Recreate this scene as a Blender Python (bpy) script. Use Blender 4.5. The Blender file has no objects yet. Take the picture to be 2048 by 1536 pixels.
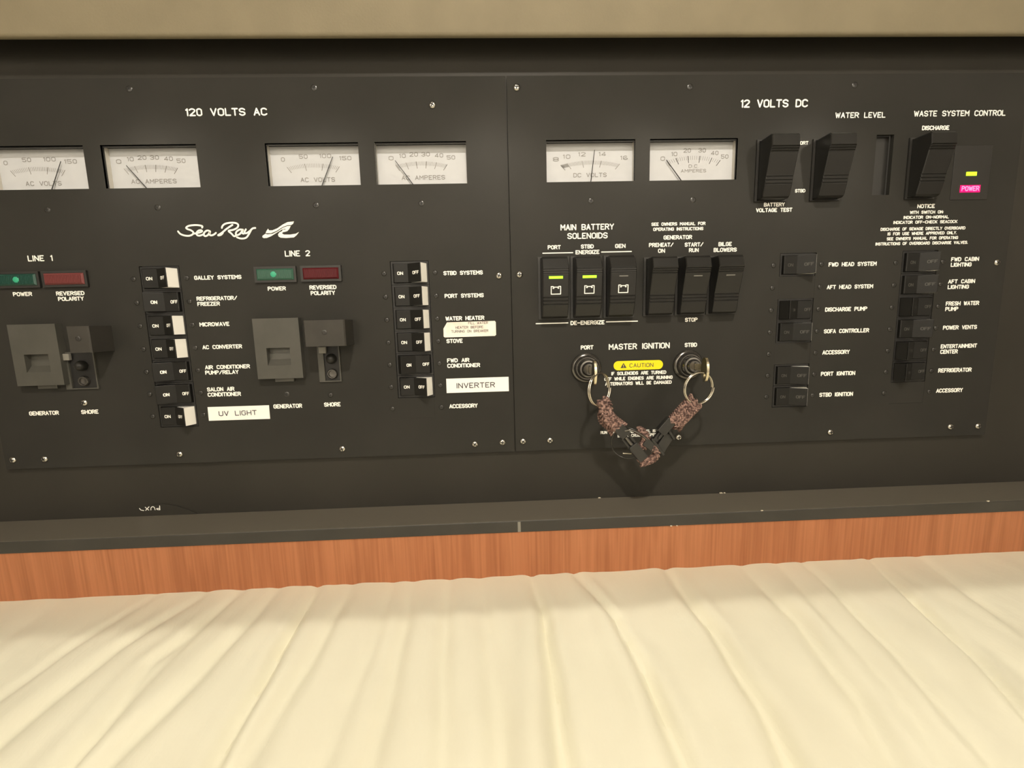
import bpy, bmesh, math, random
import numpy as np
from mathutils import Vector, Matrix

# ------------------------------------------------------------------ camera, world, lights
U = 0.00121                 # metres per panel unit; the panel front is the plane Y = 0, X right, Z up
scene = bpy.context.scene
COL = scene.collection
random.seed(7)

def V(x, z, out=0.0):
    return Vector((x * U, -out * U, z * U))

cam_d = bpy.data.cameras.new('camera')
cam_d.sensor_width = 36.0
cam_d.lens = 900.0 / 2048.0 * 36.0
cam_d.clip_start = 0.005
cam = bpy.data.objects.new('camera', cam_d)
COL.objects.link(cam)
AX = (0.99891485, -0.03023198, 0.0354281)
AZ = (0.0250232, 0.9899465, 0.13921123)
AN = (-0.03928055, -0.13817364, 0.98962876)
right = Vector((AX[0], AN[0], -AZ[0]))
down = Vector((AX[1], AN[1], -AZ[1]))
fwd = Vector((AX[2], AN[2], -AZ[2]))
m = Matrix((right, -down, -fwd)).transposed().to_4x4()
m.translation = V(0, 0, 320)
cam.matrix_world = m
scene.camera = cam

world = bpy.data.worlds.new('cabin_air')
scene.world = world
world.use_nodes = True
world.node_tree.nodes['Background'].inputs[0].default_value = (1.0, 0.88, 0.7, 1)
world.node_tree.nodes['Background'].inputs[1].default_value = 0.03

def lamp(name, loc, power, radius, color, target=None, spot=None, blend=1.0):
    d = bpy.data.lights.new(name, 'SPOT' if spot else 'POINT')
    d.energy = power
    d.color = color
    d.shadow_soft_size = radius
    if spot:
        d.spot_size = math.radians(spot)
        d.spot_blend = blend
    o = bpy.data.objects.new(name, d)
    COL.objects.link(o)
    o.location = loc
    if target is not None:
        o.rotation_euler = (target - loc).to_track_quat('-Z', 'Y').to_euler()
    return o

WARM = (1.0, 0.92, 0.80)
lamp('cabin_downlight', V(40, 515, 520), 11.0, 0.016, WARM)
lamp('overhead_downlight', V(20, 515, 143), 4.9, 0.003, WARM, V(20, -173, 143), 150, 0.6)
for wx in (-860, -430, 0, 430, 860):  # added spots: their bounce off the rear wall fills the panels from the front
    lamp('added_bounce_spot', V(wx, 500, 725), 13.0, 0.03, WARM, V(wx * .9, 220, 900), 130, 0.9)

vs = scene.view_settings
vs.view_transform = 'Standard'
vs.look = 'None'
vs.exposure = 0.78
vs.gamma = 1.0
vs.use_curve_mapping = False
scene.display_settings.display_device = 'sRGB'

# ------------------------------------------------------------------ materials
def mat(name, color, rough=0.5, metal=0.0, spec=0.5, emit=None, estr=0.0, coat=0.0):
    mt = bpy.data.materials.new(name)
    mt.use_nodes = True
    b = mt.node_tree.nodes['Principled BSDF']
    b.inputs['Base Color'].default_value = (*color, 1)
    b.inputs['Roughness'].default_value = rough
    b.inputs['Metallic'].default_value = metal
    b.inputs['Specular IOR Level'].default_value = spec
    b.inputs['Coat Weight'].default_value = coat
    if emit:
        b.inputs['Emission Color'].default_value = (*emit, 1)
        b.inputs['Emission Strength'].default_value = estr
    return mt

def nodes(mt):
    nt = mt.node_tree
    return nt, nt.nodes['Principled BSDF']

def ramp(nt, stops):
    r = nt.nodes.new('ShaderNodeValToRGB')
    e = r.color_ramp.elements
    while len(e) < len(stops):
        e.new(0.5)
    for k, (p, c) in enumerate(stops):
        e[k].position = p
        e[k].color = (*c, 1)
    return r

def noise_tint(mt, c0, c1, scale, detail=3.0, stretch=(1, 1, 1), lo=0.35, hi=0.65, bump=0.0, bscale=None):
    nt, b = nodes(mt)
    tc = nt.nodes.new('ShaderNodeTexCoord')
    mp = nt.nodes.new('ShaderNodeMapping')
    mp.inputs['Scale'].default_value = stretch
    nz = nt.nodes.new('ShaderNodeTexNoise')
    nz.inputs['Scale'].default_value = scale
    nz.inputs['Detail'].default_value = detail
    r = ramp(nt, [(lo, c0), (hi, c1)])
    nt.links.new(tc.outputs['Object'], mp.inputs[0])
    nt.links.new(mp.outputs[0], nz.inputs['Vector'])
    nt.links.new(nz.outputs['Fac'], r.inputs[0])
    nt.links.new(r.outputs[0], b.inputs['Base Color'])
    if bump:
        n2 = nt.nodes.new('ShaderNodeTexNoise')
        n2.inputs['Scale'].default_value = bscale or scale
        n2.inputs['Detail'].default_value = 3
        nt.links.new(tc.outputs['Object'], n2.inputs['Vector'])
        bp = nt.nodes.new('ShaderNodeBump')
        bp.inputs['Strength'].default_value = bump
        bp.inputs['Distance'].default_value = 0.0004
        nt.links.new(n2.outputs['Fac'], bp.inputs['Height'])
        nt.links.new(bp.outputs[0], b.inputs['Normal'])
    return mt

M = {}
M['panel'] = noise_tint(mat('satin_black_panel', (0.03, 0.028, 0.024), 0.10, spec=0.08), (0.0315, 0.0304, 0.0270), (0.0353, 0.0338, 0.0300), 14, bump=0.05, bscale=900)
M['board'] = noise_tint(mat('painted_black_board', (0.02, 0.019, 0.016), 0.5, spec=0.15), (0.0325, 0.0300, 0.0250), (0.038, 0.0350, 0.0290), 10, bump=0.06, bscale=500)
M['rail'] = noise_tint(mat('painted_black_rail', (0.03, 0.03, 0.028), 0.4, spec=0.45), (0.029, 0.027, 0.023), (0.037, 0.034, 0.029), 20, bump=0.15, bscale=160)
def paint_top_light(mt, top_light):  # light from above painted in: upward faces get a paler colour
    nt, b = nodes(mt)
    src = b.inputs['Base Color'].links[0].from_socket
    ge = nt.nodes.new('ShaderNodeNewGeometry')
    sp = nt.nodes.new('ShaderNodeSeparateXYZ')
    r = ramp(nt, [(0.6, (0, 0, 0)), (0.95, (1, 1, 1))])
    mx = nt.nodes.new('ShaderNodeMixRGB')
    mx.inputs[2].default_value = (*top_light, 1)
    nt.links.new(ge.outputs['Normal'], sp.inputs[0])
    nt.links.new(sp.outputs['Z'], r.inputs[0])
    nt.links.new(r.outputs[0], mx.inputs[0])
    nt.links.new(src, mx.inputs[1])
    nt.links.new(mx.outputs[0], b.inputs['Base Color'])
paint_top_light(M['rail'], (0.135, 0.119, 0.094))
M['plastic'] = mat('black_plastic', (0.020, 0.019, 0.017), 0.36)
M['rocker'] = mat('rocker_black_plastic', (0.0175, 0.0168, 0.0150), 0.30, spec=0.35)
M['toggle'] = mat('toggle_black_plastic', (0.013, 0.0125, 0.0112), 0.42, spec=0.25)
M['darkgap'] = mat('dark_housing', (0.010, 0.0095, 0.009), 0.5)
M['cover'] = noise_tint(mat('grey_lockout_plastic', (0.05, 0.048, 0.042), 0.45), (0.060, 0.058, 0.049), (0.070, 0.067, 0.057), 60, bump=0.1, bscale=700)
M['white_print'] = mat('white_lettering', (0.90, 0.89, 0.83), 0.6)
M['grey_print'] = mat('dark_grey_lettering', (0.06, 0.057, 0.05), 0.6)  # darker ON/OFF print for the two right-hand breaker columns
M['white_plastic'] = mat('white_plastic', (0.92, 0.90, 0.84), 0.45)
M['dial'] = noise_tint(mat('white_dial_card', (0.85, 0.82, 0.76), 0.6), (0.50, 0.508, 0.522), (0.535, 0.543, 0.557), 40)
M['dial_print'] = mat('grey_dial_print', (0.25, 0.24, 0.225), 0.7)
M['dial_dark'] = mat('dark_dial_print', (0.10, 0.095, 0.09), 0.6)
M['needle'] = mat('black_needle', (0.02, 0.02, 0.02), 0.4)
M['clear'] = mat('clear_meter_rim', (0.55, 0.52, 0.46), 0.15, spec=0.6)
M['steel'] = mat('bright_screw_steel', (0.62, 0.60, 0.55), 0.22, metal=1.0)
M['black_steel'] = mat('black_screw_steel', (0.028, 0.026, 0.023), 0.25, spec=0.6)
M['slide'] = noise_tint(mat('dark_lockout_slide', (0.04, 0.037, 0.032), 0.5, spec=0.3), (0.040, 0.037, 0.032), (0.048, 0.044, 0.038), 60)
M['lug'] = mat('grey_breaker_lug', (0.20, 0.19, 0.165), 0.35)
M['recess'] = mat('screw_recess', (0.012, 0.012, 0.011), 0.6)
M['chrome'] = mat('key_ring_steel', (0.60, 0.56, 0.48), 0.18, metal=1.0)
M['brass'] = mat('nickel_key', (0.80, 0.72, 0.52), 0.22, metal=1.0)
M['lockmetal'] = mat('dark_lock_barrel', (0.16, 0.152, 0.14), 0.2, metal=0.85)
M['keyface'] = mat('dark_reflection_key_face', (0.09, 0.08, 0.05), 0.35, metal=0.6)  # dark reflection painted into the flat sides of the bow
M['green_lens'] = mat('green_lens', (0.03, 0.085, 0.055), 0.25, emit=(0.05, 0.4, 0.25), estr=0.02)
M['green_dim'] = mat('green_lens_dim', (0.015, 0.06, 0.045), 0.25)
M['green_core'] = mat('green_lamp_core', (0.03, 0.30, 0.17), 0.3, emit=(0.04, 0.5, 0.26), estr=0.07)
M['red_lens'] = mat('red_lens', (0.085, 0.008, 0.011), 0.3, spec=0.25)
M['red_pale'] = mat('faded_red_lens', (0.16, 0.042, 0.040), 0.4, spec=0.25)
M['led_green'] = mat('green_led', (0.2, 0.6, 0.02), 0.3, emit=(0.36, 1.0, 0.02), estr=0.95)
M['led_yellow'] = mat('yellow_green_led', (0.3, 0.6, 0.02), 0.3, emit=(0.62, 1.0, 0.02), estr=0.95)
M['led_red'] = mat('red_led', (0.4, 0.0, 0.05), 0.3, emit=(1.0, 0.0, 0.12), estr=0.9)
M['led_pink'] = mat('pink_led_letters', (0.6, 0.1, 0.2), 0.3, emit=(1.0, 0.18, 0.36), estr=1.0)
M['led_off'] = mat('unlit_led_lens', (0.16, 0.155, 0.14), 0.12)
M['yellow'] = mat('yellow_caution_print', (0.85, 0.72, 0.0), 0.55)
M['sticker'] = mat('white_sticker', (0.92, 0.91, 0.86), 0.5)
M['sticker_ink'] = mat('black_sticker_ink', (0.05, 0.04, 0.05), 0.6)
M['stained'] = noise_tint(mat('stained_sticker', (0.86, 0.82, 0.72), 0.5), (0.85, 0.60, 0.52), (0.88, 0.84, 0.74), 45, lo=0.30, hi=0.52)
M['buckle'] = mat('black_buckle_plastic', (0.022, 0.021, 0.019), 0.33)
M['cord'] = noise_tint(mat('brown_paracord', (0.2, 0.12, 0.1), 0.75), (0.06, 0.030, 0.025), (0.36, 0.225, 0.185), 560, lo=0.42, hi=0.64)
M['chip'] = mat('bare_paint_chip', (0.62, 0.56, 0.44), 0.7)
M['valance'] = noise_tint(mat('beige_headliner_vinyl', (0.45, 0.38, 0.27), 0.75), (0.180, 0.151, 0.093), (0.200, 0.168, 0.104), 30, bump=0.25, bscale=600)
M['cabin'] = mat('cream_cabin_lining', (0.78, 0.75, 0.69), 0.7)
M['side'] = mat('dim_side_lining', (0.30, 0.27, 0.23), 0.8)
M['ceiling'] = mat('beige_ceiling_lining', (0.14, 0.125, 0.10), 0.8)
M['carpet'] = mat('brown_cabin_floor', (0.16, 0.12, 0.09), 0.9)

def wood():
    mt = mat('cherry_veneer', (0.6, 0.23, 0.09), 0.42, spec=0.4)
    nt, b = nodes(mt)
    tc = nt.nodes.new('ShaderNodeTexCoord')
    def layer(scale, sx, sz, lo, hi, c0, c1, dist=0.0):
        mp = nt.nodes.new('ShaderNodeMapping')
        mp.inputs['Scale'].default_value = (sx, 1, sz)
        nz = nt.nodes.new('ShaderNodeTexNoise')
        nz.inputs['Scale'].default_value = scale
        nz.inputs['Detail'].default_value = 4
        nz.inputs['Distortion'].default_value = dist
        nt.links.new(tc.outputs['Object'], mp.inputs[0])
        nt.links.new(mp.outputs[0], nz.inputs['Vector'])
        r = ramp(nt, [(lo, c0), (hi, c1)])
        nt.links.new(nz.outputs['Fac'], r.inputs[0])
        return r
    a = layer(10, 2.2, 0.5, 0.3, 0.72, (0.405, 0.148, 0.062), (0.450, 0.176, 0.077), 0.6)
    g = layer(30, 4.5, 0.22, 0.36, 0.56, (0.80, 0.75, 0.71), (1, 1, 1), 0.8)
    f = layer(90, 7.0, 0.10, 0.34, 0.60, (0.80, 0.77, 0.74), (1, 1, 1))
    prev = a.outputs[0]
    for k in (g, f):
        mx = nt.nodes.new('ShaderNodeMixRGB')
        mx.blend_type = 'MULTIPLY'
        mx.inputs[0].default_value = 0.75
        nt.links.new(prev, mx.inputs[1])
        nt.links.new(k.outputs[0], mx.inputs[2])
        prev = mx.outputs[0]
    nt.links.new(prev, b.inputs['Base Color'])
    return mt
M['wood'] = wood()

def vinyl():
    mt = mat('cream_vinyl', (0.80, 0.73, 0.56), 0.5, spec=0.35)
    nt, b = nodes(mt)
    tc = nt.nodes.new('ShaderNodeTexCoord')
    nz = nt.nodes.new('ShaderNodeTexNoise')
    nz.inputs['Scale'].default_value = 9
    nz.inputs['Detail'].default_value = 4
    r = ramp(nt, [(0.3, (0.745, 0.715, 0.56)), (0.7, (0.80, 0.775, 0.62))])
    nt.links.new(tc.outputs['Object'], nz.inputs['Vector'])
    nt.links.new(nz.outputs['Fac'], r.inputs[0])
    nt.links.new(r.outputs[0], b.inputs['Base Color'])
    mp = nt.nodes.new('ShaderNodeMapping')
    mp.inputs['Scale'].default_value = (1.0, 0.42, 1.0)
    n2 = nt.nodes.new('ShaderNodeTexNoise')
    n2.inputs['Scale'].default_value = 230
    n2.inputs['Detail'].default_value = 4
    n2.inputs['Distortion'].default_value = 1.2
    nt.links.new(tc.outputs['Object'], mp.inputs[0])
    nt.links.new(mp.outputs[0], n2.inputs['Vector'])
    bp = nt.nodes.new('ShaderNodeBump')
    bp.inputs['Strength'].default_value = 0.22
    bp.inputs['Distance'].default_value = 0.0006
    nt.links.new(n2.outputs['Fac'], bp.inputs['Height'])
    nt.links.new(bp.outputs[0], b.inputs['Normal'])
    return mt
M['vinyl'] = vinyl()

# ------------------------------------------------------------------ mesh building (coordinates x, z, out in panel units)
WORLD = {}

class MB:
    def __init__(self):
        self.v, self.f, self.mi = [], [], []
    def add(self, vs, fs, mi=0):
        n = len(self.v)
        self.v += vs
        for f in fs:
            self.f.append([n + i for i in f])
            self.mi.append(mi)
        return self
    def box(self, x0, x1, z0, z1, o0, o1, mi=0):
        vs = [(x, z, o) for o in (o0, o1) for (x, z) in ((x0, z0), (x1, z0), (x1, z1), (x0, z1))]
        return self.add(vs, [(3, 2, 1, 0), (4, 5, 6, 7), (0, 1, 5, 4), (1, 2, 6, 5), (2, 3, 7, 6), (3, 0, 4, 7)], mi)
    def loft(self, rings, cap=True, closed=True, mi=0):
        n = len(rings[0])
        vs = [p for r in rings for p in r]
        fs = []
        for k in range(len(rings) - 1):
            for i in range(n if closed else n - 1):
                j = (i + 1) % n
                fs.append((k * n + i, k * n + j, (k + 1) * n + j, (k + 1) * n + i))
        if cap:
            fs.append(tuple(reversed(range(n))))
            fs.append(tuple((len(rings) - 1) * n + i for i in range(n)))
        return self.add(vs, fs, mi)
    def prism_z(self, poly, z0, z1, mi=0):          # poly of (x, out)
        return self.loft([[(x, z, o) for x, o in poly] for z in (z0, z1)], mi=mi)
    def prism_x(self, poly, x0, x1, taper=0.0, mi=0):   # poly of (z, out)
        cz = sum(p[0] for p in poly) / len(poly)
        co = min(p[1] for p in poly)
        k = 1 - taper
        small = [(cz + (z - cz) * k, co + (o - co) * k) for z, o in poly]
        r = [[(x0, z, o) for z, o in small]] if taper else []
        e = 0.5 if taper else 0
        r += [[(x0 + e, z, o) for z, o in poly], [(x1 - e, z, o) for z, o in poly]]
        if taper:
            r += [[(x1, z, o) for z, o in small]]
        return self.loft(r, mi=mi)
    def prism_out(self, poly, o0, o1, mi=0):        # poly of (x, z)
        return self.loft([[(x, z, o) for x, z in poly] for o in (o0, o1)], mi=mi)
    def lathe(self, prof, cx, cz, n=24, mi=0):       # prof of (r, out)
        rings = [[(cx + r * math.cos(2 * math.pi * i / n), cz + r * math.sin(2 * math.pi * i / n), o) for i in range(n)] for r, o in prof]
        return self.loft(rings, mi=mi)
    def tube(self, pts, r, n=8, closed=False, mi=0):
        P = [Vector(p) for p in pts]
        N = len(P)
        rings = []
        ref = Vector((0.31, 0.22, 0.92))
        for i in range(N):
            a = P[(i - 1) % N] if (closed or i > 0) else P[i]
            b = P[(i + 1) % N] if (closed or i < N - 1) else P[i]
            t = (b - a).normalized()
            s = t.cross(ref)
            if s.length < 0.05:
                s = t.cross(Vector((1, 0, 0)))
            s.normalize()
            w = t.cross(s)
            rr = r[i] if isinstance(r, (list, tuple)) else r
            rings.append([tuple(P[i] + (s * math.cos(2 * math.pi * k / n) + w * math.sin(2 * math.pi * k / n)) * rr) for k in range(n)])
        if closed:
            rings.append(rings[0])
        return self.loft(rings, cap=not closed, mi=mi)
    def ribbon(self, line, w, fn, mi=0):             # flat stroke; fn maps (x, z) to a point
        h = w / 2
        seen = set()
        base = fn
        def fn(x, z):
            p = base(x, z)
            self.lift = getattr(self, 'lift', 0)
            return (p[0], p[1], p[2] + .008 * (self.lift % 9))
        for k, (x, z) in enumerate(line):
            key = (round(x, 3), round(z, 3))
            self.lift = getattr(self, 'lift', 0) + 1
            if key not in seen:
                seen.add(key)
                self.add([fn(x + h * math.cos(math.pi * (i + .5) / 4), z + h * math.sin(math.pi * (i + .5) / 4)) for i in range(8)], [tuple(range(8))], mi)
            if k:
                x0, z0 = line[k - 1]
                dx, dz = x - x0, z - z0
                L = math.hypot(dx, dz)
                if L > 1e-6:
                    self.lift += 1
                    nx, nz = -dz / L * h, dx / L * h
                    self.add([fn(x0 - nx, z0 - nz), fn(x - nx, z - nz), fn(x + nx, z + nz), fn(x0 + nx, z0 + nz)], [(0, 1, 2, 3)], mi)
        return self
    def mesh(self, name, org, mats, smooth=None, fix=True):
        me = bpy.data.meshes.new(name)
        me.from_pydata([tuple(V(*p) - org) for p in self.v], [], self.f)
        for mt in mats:
            me.materials.append(mt)
        if len(mats) > 1:
            me.polygons.foreach_set('material_index', self.mi)
        if fix:
            bm = bmesh.new()
            bm.from_mesh(me)
            bmesh.ops.recalc_face_normals(bm, faces=bm.faces)
            bm.to_mesh(me)
            bm.free()
        if smooth is not None:
            me.shade_smooth()
            me.set_sharp_from_angle(angle=math.radians(smooth))
        me.update()
        return me
    def build(self, name, mats, parent=None, org=None, smooth=None, bevel=0.0, fix=True, label=None):
        if org is None:
            a = np.array(self.v)
            lo, hi = a.min(0), a.max(0)
            org = V((lo[0] + hi[0]) / 2, (lo[1] + hi[1]) / 2, lo[2])
        else:
            org = V(*org)
        if not isinstance(mats, (list, tuple)):
            mats = [mats]
        me = self.mesh(name, org, [M[k] for k in mats], smooth, fix)
        o = place(name, me, org, parent)
        if bevel:
            md = o.modifiers.new('edge', 'BEVEL')
            md.width = bevel * U
            md.segments = 2
            md.limit_method = 'ANGLE'
            md.angle_limit = math.radians(35)
        if label:
            o['label'] = label
        return o

def place(name, data, loc, parent=None):
    o = bpy.data.objects.new(name, data)
    COL.objects.link(o)
    WORLD[o.name] = loc.copy()
    if parent is not None:
        o.parent = parent
        o.location = loc - WORLD[parent.name]
    else:
        o.location = loc
    return o

def tag(o, label=None, cat=None, group=None, kind=None):
    for k, val in (('label', label), ('category', cat), ('group', group), ('kind', kind)):
        if val:
            o[k] = val
    return o

def share(src, loc, parent, name=None):
    o = src.copy()
    COL.objects.link(o)
    if name:
        o.name = name
    WORLD[o.name] = loc.copy()
    o.parent = parent
    o.location = loc - WORLD[parent.name]
    return o

# ------------------------------------------------------------------ engraving alphabet: strokes on an 8 x 12 grid
G = {'A': '004c80 2464', 'B': '000c5c7b8a88775606 56758482715000', 'C': '8a7b5c3c1b0a021130507182', 'D': '000c4c6b898361400000',
     'E': '8c0c0080 0666', 'F': '8c0c00 0666', 'G': '8a7b5c3c1b0a02113050718286 8656', 'H': '000c 808c 0686', 'I': '000c', 'J': '8c827150301102',
     'K': '000c 8c04 2680', 'L': '0c0080', 'M': '000c458c80', 'N': '000c808c', 'O': '3c1b0a0211305071828a7b5c3c', 'P': '000c5c7b8a88775606',
     'Q': '3c1b0a0211305071828a7b5c3c 5380', 'R': '000c5c7b8a88775606 4680', 'S': '8a7b5c3c1b0a081736567584827150301102', 'T': '0c8c 4c40',
     'U': '0c0211305071828c', 'V': '0c408c', 'W': '0c204a608c', 'X': '0c80 008c', 'Y': '0c468c 4640', 'Z': '0c8c0080',
     '0': '3c1b0a0211305071828a7b5c3c', '1': '1a3c30', '2': '0a1b3c5c7b8a880080', '3': '0a1b3c5c7b8a88775636 567584827150301102', '4': '606c0383',
     '5': '8c0c0757768482715030110 2'.replace(' ', ''), '6': '7b5c3c1b0a0211305071828475663614', '8': '3c1b0a0817365677888a7b5c3c 361504021130507182847556',
     '/': '008c', '-': '0686', '.': '0000', ':': '0202 0808', "'": '0c09'}
WID = {'I': 0, '1': 3, '.': 0, ':': 0, "'": 0, ' ': 8, 'W': 10, 'M': 9, '0': 7, 'L': 7, 'E': 7, 'F': 7}

def text_strokes(s):
    x, out = 0.0, []
    for ch in s:
        w = WID.get(ch, 8)
        if ch != ' ':
            src = 3.0 if ch == '1' else 8.0
            for part in G[ch].split():
                out.append([(x + (int(part[i], 16) * (w / src if w else 0)), int(part[i + 1], 16) / 12.0) for i in range(0, len(part), 2)])
        x += w + 3.4
    return x - 3.4, out

def letter(mb, s, x, z, width, cap, stroke=0.18, out=0.12, fn=None, mi=0):
    fn = fn or (lambda a, b: (a, b, out))
    tw, st = text_strokes(s)
    sw = cap * stroke
    k = (width - sw) / tw
    for line in st:
        mb.ribbon([(x + sw / 2 + px * k, z + sw / 2 + pz * (cap - sw)) for px, pz in line], sw, fn, mi)
    return mb

# ------------------------------------------------------------------ printed text of the two panels (text, x, baseline z, width, cap height)
TEXT_AC = [('120 VOLTS AC', -195.3, 136.0, 52.2, 4.8), ('LINE 1', -308.2, 47.0, 16.0, 3.9), ('POWER', -321.6, 24.5, 12.4, 2.8), ('REVERSED', -293.7, 24.3, 18.5, 2.8), ('POLARITY', -293.0, 20.7, 16.9, 2.8), ('GALLEY SYSTEMS', -202.0, 32.7, 31.4, 2.8), ('REFRIGERATOR/', -202.1, 18.8, 27.2, 2.8), ('FREEZER', -202.0, 15.2, 15.1, 2.8), ('MICROWAVE', -202.2, 1.3, 20.1, 2.9), ('AC CONVERTER', -202.1, -14.3, 26.9, 2.9), ('AIR CONDITIONER', -202.0, -28.3, 30.7, 2.9), ('PUMP/RELAY', -202.3, -32.0, 22.9, 2.9), ('SALON AIR', -202.4, -43.9, 18.8, 3.0), ('CONDITIONER', -202.4, -47.6, 22.9, 3.0), ('GENERATOR', -324.8, -57.0, 20.0, 3.0), ('SHORE', -289.8, -57.1, 11.7, 3.0), ('LINE 2', -140.3, 46.8, 16.9, 4.0), ('POWER', -153.9, 24.4, 12.2, 2.8), ('REVERSED', -125.8, 24.5, 18.3, 2.9), ('POLARITY', -125.3, 20.7, 16.6, 2.9), ('GENERATOR', -158.0, -57.5, 20.0, 3.1), ('SHORE', -122.6, -57.3, 11.6, 3.1), ('STBD SYSTEMS', -34.0, 32.2, 27.2, 2.9), ('PORT SYSTEMS', -33.9, 16.7, 27.2, 2.9), ('WATER HEATER', -34.0, 1.1, 27.2, 3.0), ('STOVE', -34.0, -14.6, 11.4, 3.0), ('FWD AIR', -34.2, -28.3, 15.8, 3.0), ('CONDITIONER', -34.2, -32.1, 23.3, 3.0), ('ACCESSORY', -34.1, -61.4, 20.4, 3.1)]
TEXT_DC = [('12 VOLTS DC', 169.9, 138.2, 46.8, 5.2), ('WATER LEVEL', 236.3, 131.1, 35.3, 3.7), ('WASTE SYSTEM CONTROL', 291.6, 131.6, 65.5, 3.8), ('DISCHARGE', 298.3, 122.8, 19.5, 3.0), ('PORT', 210.9, 114.3, 7.8, 2.4), ('STBD', 211.3, 83.1, 7.4, 2.4), ('BATTERY', 189.7, 74.1, 14.9, 2.7), ('VOLTAGE TEST', 184.3, 70.4, 25.9, 2.8), ('MAIN BATTERY', 47.5, 60.6, 37.2, 4.1), ('SOLENOIDS', 52.2, 54.8, 28.1, 4.1), ('PORT', 38.5, 48.1, 9.1, 2.9), ('STBD', 61.6, 48.2, 9.0, 2.9), ('GEN', 85.5, 48.1, 7.4, 2.9), ('ENERGIZE', 57.8, 44.4, 16.8, 2.9), ('DE-ENERGIZE', 54.0, -4.2, 24.3, 3.0), ('SEE OWNERS MANUAL FOR', 110.8, 62.5, 38.1, 2.3), ('OPERATING INSTRUCTIONS', 112.1, 59.1, 35.4, 2.3), ('GENERATOR', 119.5, 53.2, 20.2, 2.9), ('PREHEAT/', 109.3, 48.3, 17.4, 2.9), ('ON', 115.8, 44.3, 5.0, 2.9), ('START/', 134.6, 48.1, 13.3, 2.9), ('RUN', 137.7, 44.3, 7.0, 2.9), ('BILGE', 158.6, 48.0, 9.6, 2.9), ('BLOWERS', 155.3, 44.1, 16.6, 2.9), ('STOP', 136.3, -4.0, 9.2, 3.0), ('PORT', 61.2, -21.8, 9.2, 3.1), ('MASTER IGNITION', 81.4, -22.5, 44.3, 4.3), ('STBD', 136.6, -22.0, 9.1, 3.1), ('IF SOLENOIDS ARE TURNED', 83.4, -41.0, 40.2, 2.6), ('OFF WHILE ENGINES ARE RUNNING', 78.3, -44.8, 50.1, 2.6), ('ALTERNATORS WILL BE DAMAGED', 78.9, -48.4, 48.9, 2.6), ('RUN BLOWERS WHEN VESSEL IS', 75.6, -84.2, 41.0, 2.3), ('BELOW CRUISING SPEED', 88.3, -87.2, 31.0, 2.4), ('NOTICE', 300.3, 71.3, 12.8, 2.8), ('WITH SWITCH ON:', 295.3, 67.5, 24.6, 2.2), ('INDICATOR ON-NORMAL', 291.0, 64.1, 33.2, 2.2), ('INDICATOR OFF-CHECK SEACOCK', 283.9, 60.8, 47.0, 2.2), ('DISCHARGE OF SEWAGE DIRECTLY OVERBOARD', 275.0, 56.3, 62.3, 2.2), ('IS FOR USE WHERE APPROVED ONLY.', 280.4, 53.1, 50.9, 2.2), ("SEE OWNER'S MANUAL FOR OPERATING", 280.1, 49.7, 52.6, 2.2), ('INSTRUCTIONS OF OVERBOARD DISCHARGE VALVES.', 272.2, 46.3, 68.1, 2.2), ('FWD HEAD SYSTEM', 239.0, 32.4, 35.3, 3.0), ('AFT HEAD SYSTEM', 238.9, 16.6, 34.2, 3.0), ('DISCHARGE PUMP', 238.8, 0.7, 31.3, 3.1), ('SOFA CONTROLLER', 239.0, -14.9, 33.9, 3.1), ('ACCESSORY', 239.0, -30.3, 20.6, 3.2), ('PORT IGNITION', 239.0, -46.1, 26.1, 3.2), ('STBD IGNITION', 239.0, -61.7, 25.7, 3.2), ('FWD CABIN', 329.2, 34.2, 20.9, 3.0), ('LIGHTING', 329.4, 30.4, 15.6, 3.0), ('AFT CABIN', 328.8, 18.6, 20.3, 3.0), ('LIGHTING', 328.9, 14.7, 16.0, 3.0), ('FRESH WATER', 328.8, 2.8, 25.3, 3.1), ('PUMP', 328.8, -1.1, 9.9, 3.1), ('POWER VENTS', 328.6, -14.6, 26.0, 3.1), ('ENTERTAINMENT', 328.4, -28.3, 27.9, 3.1), ('CENTER', 328.5, -32.3, 13.5, 3.2), ('REFRIGERATOR', 328.5, -46.2, 25.8, 3.2), ('ACCESSORY', 328.6, -61.4, 20.7, 3.2)]
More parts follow.
